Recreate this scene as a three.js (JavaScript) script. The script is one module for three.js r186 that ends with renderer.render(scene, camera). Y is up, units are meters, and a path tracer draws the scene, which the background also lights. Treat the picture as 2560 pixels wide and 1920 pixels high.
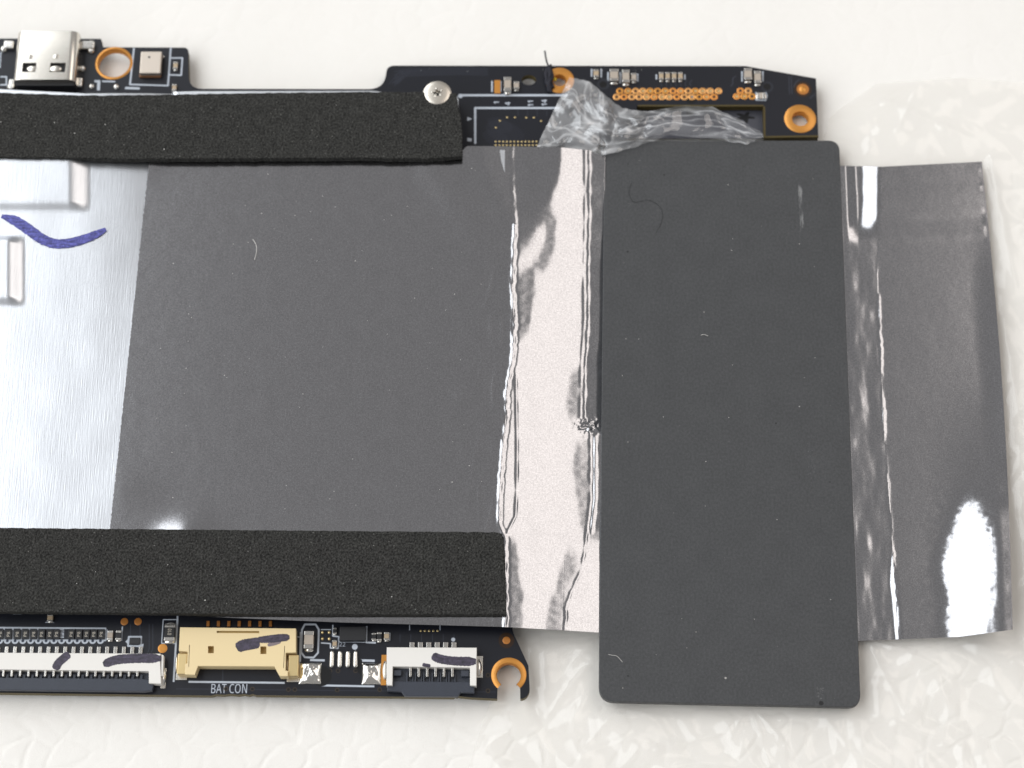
import * as THREE from 'three';
import { mergeGeometries, toCreasedNormals } from 'three/addons/utils/BufferGeometryUtils.js';
import { RoundedBoxGeometry } from 'three/addons/geometries/RoundedBoxGeometry.js';
import { Brush, Evaluator, SUBTRACTION } from 'three-bvh-csg';

// ---------------------------------------------------------------- camera, light, exposure
// Everything is modelled in millimetres and turned into metres at the end of the script.
const MM = 0.001;
const W = 2560, H = 1920, F = 5370;                 // size of the photograph and its focal length, in its pixels
const TILT = THREE.MathUtils.degToRad(22), DIST = 268;
const scene = new THREE.Scene();
const camera = new THREE.PerspectiveCamera(THREE.MathUtils.radToDeg(2 * Math.atan(H / 2 / F)), W / H, 0.01, 5);
const eye = new THREE.Vector3(0, DIST * Math.cos(TILT), DIST * Math.sin(TILT));
camera.position.copy(eye).multiplyScalar(MM);
camera.lookAt(0, 0, 0);
camera.focus = 0.2575; camera.userData.fStop = 25;
scene.add(camera);

scene.background = new THREE.Color(0.33, 0.327, 0.328);
function lamp(name, color, intensity, w, h, pos, target) {
  const l = new THREE.RectAreaLight(color, intensity, w, h);
  l.name = name; l.position.set(...pos); l.lookAt(...target); scene.add(l);
}
lamp('window_light', new THREE.Color(0.93, 0.97, 1.0), 2.75, 2.5, 1.4, [-0.52, 0.89, -0.6], [0.5, 0.89, -0.6001]);
lamp('ceiling_light', new THREE.Color(1.0, 0.925, 0.86), 1.9, 0.66, 0.95, [0.62, 0.92, -0.40], [0.62, 0, -0.401]);

const renderer = new THREE.WebGLRenderer({ antialias: true });
renderer.toneMapping = THREE.LinearToneMapping;
renderer.toneMappingExposure = 1.0;
renderer.shadowMap.enabled = true;

// ---------------------------------------------------------------- helpers
// a point of the photograph, taken down to the level y = h (mm): where it stands on that level
function P(px, py, h = 0) {
  const u = (px - W / 2) / F, v = (H / 2 - py) / F, c = Math.cos(TILT), s = Math.sin(TILT);
  const dx = u, dy = v * s - c, dz = -v * c - s, k = (h - eye.y) / dy;
  return [dx * k, eye.z + dz * k];
}
let seedNow = 12345;
function rnd() { seedNow = (seedNow * 1664525 + 1013904223) >>> 0; return seedNow / 4294967296; }
const reseed = (n) => { seedNow = n >>> 0; };
function hash(ix, iy, s) {
  let h = (ix * 374761393 + iy * 668265263 + s * 974634777) | 0;
  h = Math.imul(h ^ (h >>> 13), 1274126177); h ^= h >>> 16;
  return (h >>> 0) / 4294967296;
}
const fade = (t) => t * t * t * (t * (t * 6 - 15) + 10);
const lerp = THREE.MathUtils.lerp, clamp = THREE.MathUtils.clamp;
const sst = (a, b, x) => { const t = clamp((x - a) / (b - a), 0, 1); return t * t * (3 - 2 * t); };
function noise(x, y, s = 0, wrap = 0) {
  const ix = Math.floor(x), iy = Math.floor(y), fx = x - ix, fy = y - iy;
  const m = (i) => wrap ? ((i % wrap) + wrap) % wrap : i;
  const g = (jx, jy, dx, dy) => { const a = hash(m(jx), m(jy), s) * 6.2832; return Math.cos(a) * dx + Math.sin(a) * dy; };
  const u = fade(fx), v = fade(fy);
  return 1.5 * lerp(lerp(g(ix, iy, fx, fy), g(ix + 1, iy, fx - 1, fy), u), lerp(g(ix, iy + 1, fx, fy - 1), g(ix + 1, iy + 1, fx - 1, fy - 1), u), v);
}
const fbm = (x, y, s, o = 3) => { let r = 0, a = 1, f = 1; for (let i = 0; i < o; i++) { r += a * noise(x * f, y * f, s + i); a *= 0.5; f *= 2.03; } return r; };
const ridge = (x, y, s) => 1 - Math.abs(noise(x, y, s)) * 1.6;
function voronoi(x, y, s) {
  const ix = Math.floor(x), iy = Math.floor(y); let a = 9, b = 9;
  for (let j = -1; j <= 1; j++) for (let i = -1; i <= 1; i++) {
    const cx = ix + i, cy = iy + j, dx = cx + hash(cx, cy, s) - x, dy = cy + hash(cx, cy, s + 7) - y, d = Math.hypot(dx, dy);
    if (d < a) { b = a; a = d; } else if (d < b) b = d;
  }
  return [a, b];
}
function line(pts, x) {       // piecewise linear through [x, y] pairs
  if (x <= pts[0][0]) return pts[0][1];
  for (let i = 1; i < pts.length; i++) if (x <= pts[i][0]) return lerp(pts[i - 1][1], pts[i][1], (x - pts[i - 1][0]) / (pts[i][0] - pts[i - 1][0]));
  return pts[pts.length - 1][1];
}
function inside(poly, x, y) {
  let r = false;
  for (let i = 0, j = poly.length - 1; i < poly.length; j = i++) {
    const [xi, yi] = poly[i], [xj, yj] = poly[j];
    if ((yi > y) !== (yj > y) && x < (xj - xi) * (y - yi) / (yj - yi) + xi) r = !r;
  }
  return r;
}
const used = new Map();
function numbered(name) { const n = used.get(name) ?? 0; used.set(name, n + 1); return n ? `${name}_${String(n).padStart(3, '0')}` : name; }
function mesh(name, geometry, material, parent) {
  const m = new THREE.Mesh(geometry, material);
  m.name = parent === scene ? numbered(name) : name; m.castShadow = m.receiveShadow = true;
  parent.add(m);
  return m;
}
function tag(o, label, category, group) { if (label) o.userData.label = label; if (category) o.userData.category = category; if (group) o.userData.group = group; return o; }
function thing(name, label, category) { const g = new THREE.Group(); g.name = numbered(name); scene.add(g); return tag(g, label, category); }

// a grid surface: f(i, j) gives [x, y, z] (mm) and uv in mm
function gridGeo(nx, ny, f) {
  const pos = new Float32Array((nx + 1) * (ny + 1) * 3), uv = new Float32Array((nx + 1) * (ny + 1) * 2), idx = [];
  for (let j = 0, k = 0; j <= ny; j++) for (let i = 0; i <= nx; i++, k++) {
    const [x, y, z] = f(i, j); pos[k * 3] = x; pos[k * 3 + 1] = y; pos[k * 3 + 2] = z; uv[k * 2] = x; uv[k * 2 + 1] = -z;
  }
  for (let j = 0; j < ny; j++) for (let i = 0; i < nx; i++) { const a = j * (nx + 1) + i, b = a + 1, c = a + nx + 1, d = c + 1; idx.push(a, c, b, b, c, d); }
  const g = new THREE.BufferGeometry();
  g.setAttribute('position', new THREE.BufferAttribute(pos, 3)); g.setAttribute('uv', new THREE.BufferAttribute(uv, 2)); g.setIndex(idx);
  g.computeVertexNormals();
  return g;
}
function rounded(pts, radii, n = 6) {       // polygon with rounded corners
  const out = [], L = pts.length;
  pts.forEach((p, i) => {
    const r = Array.isArray(radii) ? radii[i] : radii;
    if (!r) { out.push(p); return; }
    const a = pts[(i + L - 1) % L], b = pts[(i + 1) % L], da = Math.hypot(a[0] - p[0], a[1] - p[1]), db = Math.hypot(b[0] - p[0], b[1] - p[1]);
    const s = [p[0] + (a[0] - p[0]) * r / da, p[1] + (a[1] - p[1]) * r / da], e = [p[0] + (b[0] - p[0]) * r / db, p[1] + (b[1] - p[1]) * r / db];
    for (let k = 0; k <= n; k++) { const t = k / n, q = 1 - t; out.push([q * q * s[0] + 2 * q * t * p[0] + t * t * e[0], q * q * s[1] + 2 * q * t * p[1] + t * t * e[1]]); }
  });
  return out;
}
// a slab whose outline is given in mm [x, z], between two levels
function slabMM(poly, y0, y1, bevel = 0, holes = [], curve = 12) {
  const sh = new THREE.Shape(poly.map(([x, z]) => new THREE.Vector2(x, -z)));
  for (const h of holes) sh.holes.push(new THREE.Path(h.map(([x, z]) => new THREE.Vector2(x, -z))));
  const g = new THREE.ExtrudeGeometry(sh, { depth: y1 - y0 - 2 * bevel, bevelEnabled: bevel > 0, bevelThickness: bevel, bevelSize: bevel, bevelOffset: -bevel, bevelSegments: 2, curveSegments: curve });
  g.rotateX(-Math.PI / 2); g.translate(0, y0 + bevel, 0);
  const p = g.attributes.position, uv = g.attributes.uv;
  for (let i = 0; i < p.count; i++) uv.setXY(i, p.getX(i) + (p.getY(i) - y1) * 0.7, -p.getZ(i) + (p.getY(i) - y1) * 0.7);
  return g;
}
const slab = (pts, y0, y1, bevel = 0, holes = []) => slabMM(pts.map(([a, b]) => P(a, b, y1)), y0, y1, bevel, holes);
// a box, square to the board, whose top face covers a rectangle of the photograph
function rectOf(x0, y0, x1, y1, top) {
  const my = (y0 + y1) / 2, mx = (x0 + x1) / 2, a = P(x0, my, top)[0], b = P(x1, my, top)[0], c = P(mx, y0, top)[1], d = P(mx, y1, top)[1];
  return [(a + b) / 2, (c + d) / 2, b - a, d - c];
}
function box(x0, y0, x1, y1, bottom, top, r = 0.05) {
  const [cx, cz, w, d] = rectOf(x0, y0, x1, y1, top), h = top - bottom;
  const g = r ? new RoundedBoxGeometry(w, h, d, 2, Math.min(r, w / 2.1, h / 2.1, d / 2.1)) : new THREE.BoxGeometry(w, h, d);
  g.translate(cx, (bottom + top) / 2, cz);
  return g;
}
const merge = (list) => mergeGeometries(list.map((g) => { const n = g.index ? g.toNonIndexed() : g; for (const k of Object.keys(n.attributes)) if (!['position', 'normal', 'uv'].includes(k)) n.deleteAttribute(k); return n; }));
function circle([cx, cz], r, n = 40, rz = r) { return Array.from({ length: n }, (_, i) => [cx + Math.cos(i / n * 6.28319) * r, cz + Math.sin(i / n * 6.28319) * rz]); }
// a flat pen stroke following points of the photograph on the level y = h
function stroke(pts, width, h, s, thick = 0.012) {
  const c = new THREE.CatmullRomCurve3(pts.map(([a, b, w]) => { const [x, z] = P(a, b, h); return new THREE.Vector3(x, w ?? 1, z); })), L = [], R = [], n = 60;
  for (let i = 0; i <= n; i++) {
    const t = i / n, p = c.getPoint(t), d = c.getTangent(t), k = Math.hypot(d.x, d.z);
    const taper = Math.min(1, 0.55 + 5 * Math.min(t, 1 - t)), w = width / 2 * p.y * taper;
    L.push([p.x - d.z / k * w * (1 + 0.16 * noise(i * 0.7, 1, s)), p.z + d.x / k * w * (1 + 0.16 * noise(i * 0.7, 1, s))]);
    R.push([p.x + d.z / k * w * (1 + 0.16 * noise(i * 0.7, 9, s)), p.z - d.x / k * w * (1 + 0.16 * noise(i * 0.7, 9, s))]);
  }
  return slabMM([...L, ...R.reverse()], h, h + thick);
}

// ---------------------------------------------------------------- textures
function dataTex(n, f, srgb = false) {
  const d = new Uint8Array(n * n * 4);
  for (let y = 0, k = 0; y < n; y++) for (let x = 0; x < n; x++, k += 4) { const v = f(x, y); const a = Array.isArray(v) ? v : [v, v, v]; for (let c = 0; c < 3; c++) d[k + c] = clamp(Math.round(a[c] * 255), 0, 255); d[k + 3] = 255; }
  const t = new THREE.DataTexture(d, n, n); t.magFilter = THREE.LinearFilter; t.minFilter = THREE.LinearMipmapLinearFilter; t.generateMipmaps = true;
  t.wrapS = t.wrapT = THREE.RepeatWrapping; if (srgb) t.colorSpace = THREE.SRGBColorSpace; t.needsUpdate = true;
  return t;
}
function per(t, mm) { const c = t.clone(); c.repeat.set(1 / mm, 1 / mm); c.needsUpdate = true; return c; }   // uv are in mm
const N = 512;
const wrapN = (x, y, cells, s) => noise(x / N * cells, y / N * cells, s, cells);
const foamTex = dataTex(N, (x, y) => {
  const a = wrapN(x, y, 96, 1) * 0.5 + wrapN(x, y, 170, 2) * 0.5, b = wrapN(x, y, 24, 3);
  return 0.45 + 0.45 * a + 0.12 * b;
});
const foamCol = dataTex(N, (x, y) => {
  const a = wrapN(x, y, 96, 1) * 0.5 + wrapN(x, y, 170, 2) * 0.5, b = wrapN(x, y, 20, 3), sp = hash(x >> 1, y >> 1, 5) > 0.9985 ? 0.26 : 0;
  const v = clamp(0.2 + 0.14 * a + 0.02 * b + sp, 0.03, 0.8);
  return [v * 1.01, v, v * 0.965];
}, true);
const fine = dataTex(N, (x, y) => 0.5 + 0.22 * wrapN(x, y, 180, 11) + 0.2 * wrapN(x, y, 90, 12) + 0.16 * wrapN(x, y, 36, 13));
const mottle = dataTex(N, (x, y) => { const v = 0.87 + 0.025 * wrapN(x, y, 40, 21) + 0.065 * wrapN(x, y, 90, 22) + 0.065 * wrapN(x, y, 190, 23) + 0.012 * wrapN(x, y, 9, 24); return [v, v, v * 1.012]; }, true);
const mottleR = dataTex(N, (x, y) => 0.82 + 0.03 * wrapN(x, y, 40, 31) + 0.06 * wrapN(x, y, 110, 32) + 0.015 * wrapN(x, y, 8, 33));
const brushed = dataTex(N, (x, y) => 0.5 + 0.3 * noise(x / N * 220, y / N * 5, 41, 220) + 0.22 * noise(x / N * 90, y / N * 3, 42, 90));
const inkTex = dataTex(N, (x, y) => { const a = wrapN(x, y, 120, 51) + 0.7 * wrapN(x, y, 40, 52), b = noise(x / N * 16, y / N * 60, 53, 60); const v = 0.62 + 0.15 * a + 0.15 * b + (a > 1.0 ? 0.35 : 0); return [v, v, v]; }, true);

// how clear the crumpled film is: folded several times over itself at its left end, one sheet at its tip
const hazeTex = dataTex(256, (x, y) => {
  const u = x / 256, v = y / 256, wu = u * 6.5 + 0.6 * noise(u * 6, v * 4, 163), wv = v * 2.6 + 0.6 * noise(u * 7, v * 3, 164);
  const fold = Math.pow(clamp(ridge(wu * 0.9 + wv * 0.6, wv, 165), 0, 1), 7), fold2 = Math.pow(clamp(ridge(wu * 0.5 - wv * 0.9, wv * 1.4, 166), 0, 1), 9);
  return clamp(lerp(0.82, 0.96, sst(0.12, 0.65, u)) + 0.07 * noise(u * 6, v * 2, 161) - 0.3 * fold - 0.2 * fold2, 0.2, 0.97);
});
// ---------------------------------------------------------------- materials
const lin = (r, g, b) => new THREE.Color().setRGB(r, g, b);
const std = (o) => new THREE.MeshPhysicalMaterial(o);
const M = {
  leather: std({ color: lin(0.83, 0.80, 0.755), roughness: 0.62, bumpMap: per(fine, 6), bumpScale: 0.00003, side: THREE.DoubleSide }),
  boardSide: std({ color: lin(0.1, 0.075, 0.022), roughness: 0.6 }),
  aluminium: std({ color: lin(0.69, 0.705, 0.735), metalness: 1, roughness: 0.33, bumpMap: per(brushed, 12), bumpScale: 0.0000095, side: THREE.DoubleSide }),
  foil: std({ color: lin(0.565, 0.56, 0.563), map: per(mottle, 16), metalness: 1, roughness: 0.2, roughnessMap: per(mottleR, 23), bumpMap: per(fine, 9), bumpScale: 0.0000014, side: THREE.DoubleSide }),
  foam: std({ color: lin(1, 1, 1), map: per(foamCol, 26), roughness: 1, specularIntensity: 0.3, bumpMap: per(foamTex, 26), bumpScale: 0.00022 }),
  copper: std({ color: lin(0.60, 0.265, 0.055), metalness: 0.55, roughness: 0.36, bumpMap: per(fine, 6), bumpScale: 0.000002 }),
  copperDim: std({ color: lin(0.42, 0.16, 0.03), metalness: 0.3, roughness: 0.42 }),
  gold: std({ color: lin(0.80, 0.62, 0.32), metalness: 1, roughness: 0.32 }),
  solder: std({ color: lin(0.76, 0.735, 0.69), metalness: 1, roughness: 0.17, bumpMap: per(fine, 8), bumpScale: 0.0000022 }),
  nickel: std({ color: lin(0.74, 0.70, 0.635), metalness: 1, roughness: 0.26, bumpMap: per(fine, 8), bumpScale: 0.0000018 }),
  mic: std({ color: lin(0.62, 0.545, 0.47), metalness: 0.85, roughness: 0.4 }),
  micBase: std({ color: lin(0.19, 0.085, 0.035), roughness: 0.5 }),
  black: std({ color: lin(0.011, 0.011, 0.013), roughness: 0.45 }),
  chip: std({ color: lin(0.014, 0.014, 0.016), roughness: 0.38, bumpMap: per(fine, 3), bumpScale: 0.00000333 }),
  cap: std({ color: lin(0.42, 0.32, 0.21), roughness: 0.45, bumpMap: per(fine, 2), bumpScale: 0.00000333 }),
  capPale: std({ color: lin(0.40, 0.34, 0.28), roughness: 0.45 }),
  white: std({ color: lin(0.76, 0.73, 0.685), roughness: 0.42, bumpMap: per(fine, 4), bumpScale: 0.00000200 }),
  beige: std({ color: lin(0.755, 0.60, 0.34), roughness: 0.42, bumpMap: per(fine, 5), bumpScale: 0.00000267 }),
  beigeDeep: std({ color: lin(0.40, 0.27, 0.09), roughness: 0.5 }),
  lid: std({ color: lin(0.043, 0.05, 0.068), roughness: 0.42, map: per(mottle, 9), bumpMap: per(fine, 4), bumpScale: 0.00000667 }),
  ink: std({ color: lin(0.125, 0.10, 0.165), map: per(inkTex, 14), roughness: 0.5 }),
  inkBlue: std({ color: lin(0.22, 0.225, 0.8), map: per(inkTex, 14), roughness: 0.4, metalness: 0.25 }),
  clear: std({ color: lin(0.984, 0.98, 0.972), transmission: 0.93, thickness: 0, ior: 1.46, roughness: 0.14, side: THREE.DoubleSide }),
  milky: std({ color: lin(0.95, 0.95, 0.96), transmission: 1, transmissionMap: hazeTex, thickness: 0, ior: 1.8, roughness: 0.13, side: THREE.DoubleSide }),
  thread: std({ color: lin(0.014, 0.014, 0.022), roughness: 0.8 }),
  fibre: std({ color: lin(0.6, 0.58, 0.55), roughness: 0.8 }),
  darkFibre: std({ color: lin(0.02, 0.02, 0.02), roughness: 0.8 }),
  yellow: std({ color: lin(0.6, 0.4, 0.01), roughness: 0.5 }),
  slotFilm: std({ color: lin(0.062, 0.063, 0.076), roughness: 0.25 }),
};

// ---------------------------------------------------------------- leather surface
{
  const map = (t, n, core, outer) => { const q = (t / n) * 2 - 1; return Math.sign(q) * (Math.abs(q) < 0.9 ? Math.abs(q) / 0.9 * core : core + (Math.abs(q) - 0.9) / 0.1 * (outer - core)); };
  const n = 620;
  // the soft leather swells a little where the board presses beside it
  const tops = [P(2000.6, 297, 2), P(1399, 201, 2)], swell = (x, z) => tops.reduce((t, [a, b]) => t + 0.6 * Math.exp(-((x - a) ** 2 + (z - b) ** 2) / 14), 0);
  const g = gridGeo(n, n, (i, j) => {
    const x = map(i, n, 82, 320), z = map(j, n, 66, 320) + 2;
    const wx = x + 1.3 * noise(x * 0.22, z * 0.22, 61), wz = z + 1.3 * noise(x * 0.22, z * 0.22, 62);
    const [a, b] = voronoi(wx / 3.6, wz / 3.0, 63), [c, d] = voronoi(wx / 1.3, wz / 1.2, 66);
    const part = 0.45 + 0.55 * sst(-0.25, 0.5, noise(x * 0.05, z * 0.05, 68));
    const y = -0.1 * lerp(0.3, 1, sst(-45, 25, z)) * (1 - sst(0, 0.19, b - a)) * part - 0.02 * (1 - sst(0, 0.3, d - c)) * (1.2 - part) + 0.14 * noise(x * 0.06, z * 0.06, 64) + 0.02 * noise(x * 0.3, z * 0.3, 65) - 0.1 + swell(x, z);
    return [x, y, z];
  });
  const o = mesh('leather_surface', g, M.leather, scene);
  o.userData.kind = 'structure';
}

// ---------------------------------------------------------------- circuit board
const BT = 2.0, BB = 0.95;           // top and underside of the board
const board = thing('circuit_board', 'dark navy printed circuit board with copper rings, connectors and chips, under the foil and foam', 'circuit board');
const hA = P(285, 158, BT), hB = P(1399, 201, BT), hD = P(2000.6, 297, BT), hC = P(1272, 1687, BT), hO = P(1322, 200, BT);
{
  const outline = [
    [-70, 96], [253, 97, 3], [257, 118, 3], [471, 119, 13], [473, 222, 34], [960, 223, 40], [968, 164, 18], [1863, 165], [2040, 196], [2046, 341], [1911, 343],
    [1909, 264], [1592, 264], [1590, 344], [1500, 360], [1490, 372], [1300, 372], [1275, 480], [1270, 1500], [1283, 1582], [1321, 1664], [1325, 1732, 12], [1311, 1747, 8], [1299, 1747],
  ];
  const pts = rounded(outline.map(([a, b]) => P(a, b, BT)), outline.map((p) => (p[2] ?? 0) / 19));
  const slotW = 1.36, arc = [];
  const zEdge = P(1299, 1747, BT)[1];
  arc.push([hC[0] + slotW, zEdge]);
  for (let k = 0; k <= 20; k++) { const a = 0.45 - k / 20 * (Math.PI + 0.9); arc.push([hC[0] + Math.cos(a) * 1.44, hC[1] + Math.sin(a) * 1.44]); }
  arc.push([hC[0] - slotW, zEdge]);
  pts.pop(); pts.push(...arc);
  // the lower edge, with the rough snapped-off tabs
  const tail = [[1180, 1744], [1150, 1741], [1146, 1739], [1142, 1742], [1138, 1740], [1134, 1743], [640, 1738], [632, 1735], [622, 1737.5], [610, 1735], [596, 1737], [575, 1735], [560, 1737], [540, 1736], [528, 1739], [-70, 1731]];
  for (const [a, b] of tail) pts.push(P(a, b, BT));
  const xs = pts.map((p) => p[0]), zs = pts.map((p) => p[1]), bx = Math.min(...xs), bz = Math.min(...zs), bw = Math.max(...xs) - bx, bd = Math.max(...zs) - bz;
  const g = slabMM(pts, BB, BT, 0, [circle(hA, 2.12), circle(hB, 0.85), circle(hD, 1.06), circle(hO, 0.95, 30, 0.74)]);
  // silkscreen, traces and pads printed on the board
  const CW = 2048, CH = 1600, cv = document.createElement('canvas'); cv.width = CW; cv.height = CH;
  const c = cv.getContext('2d'), kx = CW / bw, kz = CH / bd;
  const Q = (a, b) => { const [x, z] = P(a, b, BT); return [(x - bx) * kx, (z - bz) * kz]; };
  c.fillStyle = 'rgb(23,25,34)'; c.fillRect(0, 0, CW, CH);
  reseed(7);
  for (let i = 0; i < 2600; i++) { c.fillStyle = rnd() > 0.5 ? 'rgba(60,62,74,0.16)' : 'rgba(8,9,14,0.2)'; c.fillRect(rnd() * CW, rnd() * CH, 1 + rnd() * 3, 1 + rnd() * 3); }
  const path = (pp, w, col, close) => { c.beginPath(); pp.forEach(([a, b], i) => { const [x, y] = Q(a, b); i ? c.lineTo(x, y) : c.moveTo(x, y); }); if (close) c.closePath(); c.lineWidth = w; c.strokeStyle = col; c.lineJoin = 'round'; c.stroke(); };
  const fillP = (pp, col) => { c.beginPath(); pp.forEach(([a, b], i) => { const [x, y] = Q(a, b); i ? c.lineTo(x, y) : c.moveTo(x, y); }); c.closePath(); c.fillStyle = col; c.fill(); };
  const dot = (a, b, r, col) => { const [x, y] = Q(a, b); c.beginPath(); c.arc(x, y, r, 0, 7); c.fillStyle = col; c.fill(); };
  const SILK = 'rgb(205,212,222)', TR = 'rgb(46,49,60)', TR2 = 'rgb(58,61,72)';
  // traces
  for (let i = 0; i < 5; i++) path([[985, 215 - i * 9], [1010, 190 - i * 4], [1150, 186 - i * 4], [1220, 188 - i * 4]], 2, TR);
  for (let i = 0; i < 4; i++) path([[972 + i * 7, 210], [1000 + i * 9, 178], [1060, 176]], 2, TR);
  path([[1826, 216], [1832, 210], [1832, 196], [1840, 190]], 2.4, TR2); path([[1972, 190], [1974, 235]], 2, TR2); path([[1978, 190], [1980, 235]], 2, TR2);
  path([[1984, 218], [1990, 205], [2000, 198]], 2.4, TR2); path([[2024, 246], [2038, 235]], 2.4, TR2);
  for (let i = 0; i < 7; i++) path([[1655 + i * 12, 215], [1652 + i * 12, 207], [1658 + i * 12, 200]], 2, TR2);
  for (let i = 0; i < 6; i++) path([[1295 + i * 24, 275], [1295 + i * 24, 290]], 1.4, TR2);
  for (const x of [326, 350, 373, 382]) path([[x, 1560], [x, 1622], [x - 4, 1632]], 1.6, TR2);
  for (let i = 0; i < 6; i++) path([[1000 + i * 27, 1585], [1000 + i * 27, 1606]], 1.4, TR2);
  path([[557, 1674], [557, 1710]], 1.8, TR2); path([[440, 1722], [1240, 1730]], 1.6, TR); path([[0, 1716], [400, 1722]], 1.6, TR);
  // top left
  path([[335, 119], [325, 211], [420, 214], [427, 119]], 4.4, SILK); path([[427, 145], [456, 145], [453, 188], [424, 187]], 4, SILK);
  fillP([[236, 200], [251, 200], [250, 206], [236, 206]], SILK); fillP([[243, 202], [251, 202], [250, 226], [242, 226]], SILK); fillP([[255, 201], [288, 202], [288, 206], [255, 205]], SILK);
  fillP([[313, 217], [350, 218], [349, 224], [312, 223]], SILK); path([[0, 192], [16, 192], [16, 212], [0, 212]], 4, SILK); path([[2, 130], [0, 170]], 3, SILK);
  // top middle
  path([[1150, 238], [1420, 238]], 6, SILK); dot(1151, 240, 6, SILK); path([[1188, 360], [1188, 270], [1400, 270]], 5.6, SILK); fillP([[1168, 292], [1181, 297], [1168, 303]], SILK); fillP([[1168, 344], [1180, 346], [1179, 354], [1168, 353]], SILK);
  c.fillStyle = SILK; c.textAlign = 'center'; c.textBaseline = 'middle'; c.font = 'bold 17px sans-serif';
  const rot = (s, a, b, ang, f) => { const [x, y] = Q(a, b); c.save(); c.translate(x, y); c.rotate(ang); if (f) c.font = f; c.fillText(s, 0, 0); c.restore(); };
  rot('1', 1241, 256, -Math.PI / 2); rot('4', 1269, 259, -Math.PI / 2); rot('11', 1327, 258, -Math.PI / 2); rot('14', 1361, 257, -Math.PI / 2);
  for (const [x, y, r] of [[1250, 312, 26], [1262, 330, 40], [1240, 345, 28]]) { const [qx, qy] = Q(x, y); c.beginPath(); c.ellipse(qx, qy, r * 1.2, r * 0.7, 0.4, 0, 7); c.fillStyle = 'rgba(70,72,80,0.16)'; c.fill(); }
  for (const x of [1230, 1252]) path([[x, 202], [x, 230]], 4, SILK);
  path([[1479, 172], [1479, 192]], 4, SILK); path([[1503, 172], [1503, 194]], 4, SILK);
  for (const [a, b, cc, d] of [[1520, 174, 1550, 212], [1552, 178, 1594, 208], [1641, 180, 1712, 203], [1855, 172, 1907, 208]]) { path([[a, b + 6], [a, d - 4]], 4, SILK); path([[cc, b + 6], [cc, d - 4]], 4, SILK); }
  path([[1890, 230], [1890, 250], [1914, 251], [1918, 240], [1914, 229]], 3, SILK);
  dot(1918, 217, 15, 'rgb(40,43,52)'); dot(1918, 217, 9, 'rgb(12,12,15)'); dot(1728, 248, 12, 'rgb(8,8,10)'); dot(1508, 210, 15, 'rgb(44,46,54)'); dot(1508, 211, 9, 'rgb(12,12,15)');
  // lower left: resistor row
  path([[-40, 1569], [264, 1571], [264, 1601], [-40, 1600]], 4, SILK);
  for (const x of [10, 32, 53, 73, 94]) path([[x, 1569], [x, 1600]], 4, SILK);
  for (let i = 0; i < 14; i++) { const x = -1 + i * 19.4; const [qx, qy] = Q(x, 1601); c.beginPath(); c.arc(qx, qy, 8, 0, Math.PI); c.fillStyle = SILK; c.fill(); c.beginPath(); c.arc(qx, qy + 1, 3, 0, 7); c.fillStyle = 'rgb(50,58,75)'; c.fill(); }
  fillP([[148, 1572], [160, 1572], [160, 1595], [147, 1595]], SILK); c.fillStyle = 'rgb(120,124,132)'; rot('P8', 154, 1583, -Math.PI / 2, 'bold 15px sans-serif');
  path([[268, 1574], [268, 1600]], 2.4, SILK); path([[306, 1566], [304, 1602]], 3, SILK);
  path([[322, 1592], [353, 1592], [352, 1615], [320, 1615]], 4.4, SILK, true); fillP([[313, 1604], [320, 1597], [320, 1611]], SILK); fillP([[346, 1612], [359, 1609], [358, 1622], [350, 1620]], SILK);
  path([[408, 1549], [404, 1608], [440, 1609], [445, 1549]], 2.4, SILK, true); path([[444, 1540], [434, 1705]], 4.4, SILK);
  path([[34, 1525], [34, 1535], [52, 1535], [53, 1525]], 2, SILK); path([[113, 1556], [135, 1556]], 2, SILK);
  // lower middle: battery connector
  path([[471, 1704.5], [712, 1707]], 4.4, SILK); path([[740, 1592], [752, 1593]], 2.4, SILK); path([[752, 1580], [750, 1655]], 4.4, SILK);
  c.fillStyle = SILK; c.font = '27px sans-serif'; { const [x, y] = Q(573, 1721.5); c.save(); c.translate(x, y); const w = c.measureText('BAT CON').width, want = Q(620, 1721)[0] - Q(526, 1721)[0]; c.scale(want / w, 1.02); c.fillText('BAT CON', 0, 0); c.restore(); }
  path([[762, 1561], [789, 1561], [797, 1574], [795, 1632], [784, 1644], [762, 1643], [753, 1631], [755, 1574]], 4.4, SILK, true);
  path([[775, 1650], [812, 1651]], 5, SILK); path([[897, 1651], [937, 1652]], 5.6, SILK); path([[804, 1713.5], [936, 1716]], 4.4, SILK);
  path([[802, 1607], [826, 1609], [826, 1620], [845, 1621], [847, 1592], [832, 1590], [832, 1562]], 3.2, SILK); path([[802, 1574], [828, 1574]], 2.4, SILK); path([[847, 1604], [918, 1605]], 3.4, SILK);
  path([[917, 1565], [916, 1606], [940, 1607]], 4, SILK); path([[975, 1582], [974, 1602]], 3, SILK);
  c.fillStyle = SILK; rot('22', 856, 1611, 0, '13px sans-serif'); dot(887, 1617, 6.4, SILK); dot(1133, 1599, 4.6, SILK);
  path([[1024, 1562], [1024, 1576]], 2, SILK); path([[1100, 1562], [1100, 1576]], 2, SILK);
  for (const [a, b] of [[565, 1722], [631, 1722.6], [721, 1724], [737, 1724], [843, 1725], [825, 1677], [845, 1677], [889, 1677], [949, 1724], [1220, 1688], [1220, 1727]]) { dot(a, b, 4.6, 'rgb(88,70,50)'); dot(a, b, 3.2, 'rgb(5,5,7)'); }
  dot(804, 1690, 22, 'rgb(9,9,12)'); fillP([[884, 1640], [905, 1650], [905, 1690], [894, 1680]], 'rgb(10,10,13)');
  for (const [x, z, r] of [[1266, 1601, 17], [2007, 223, 21]]) dot(x, z, r, 'rgb(52,32,14)');
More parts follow.
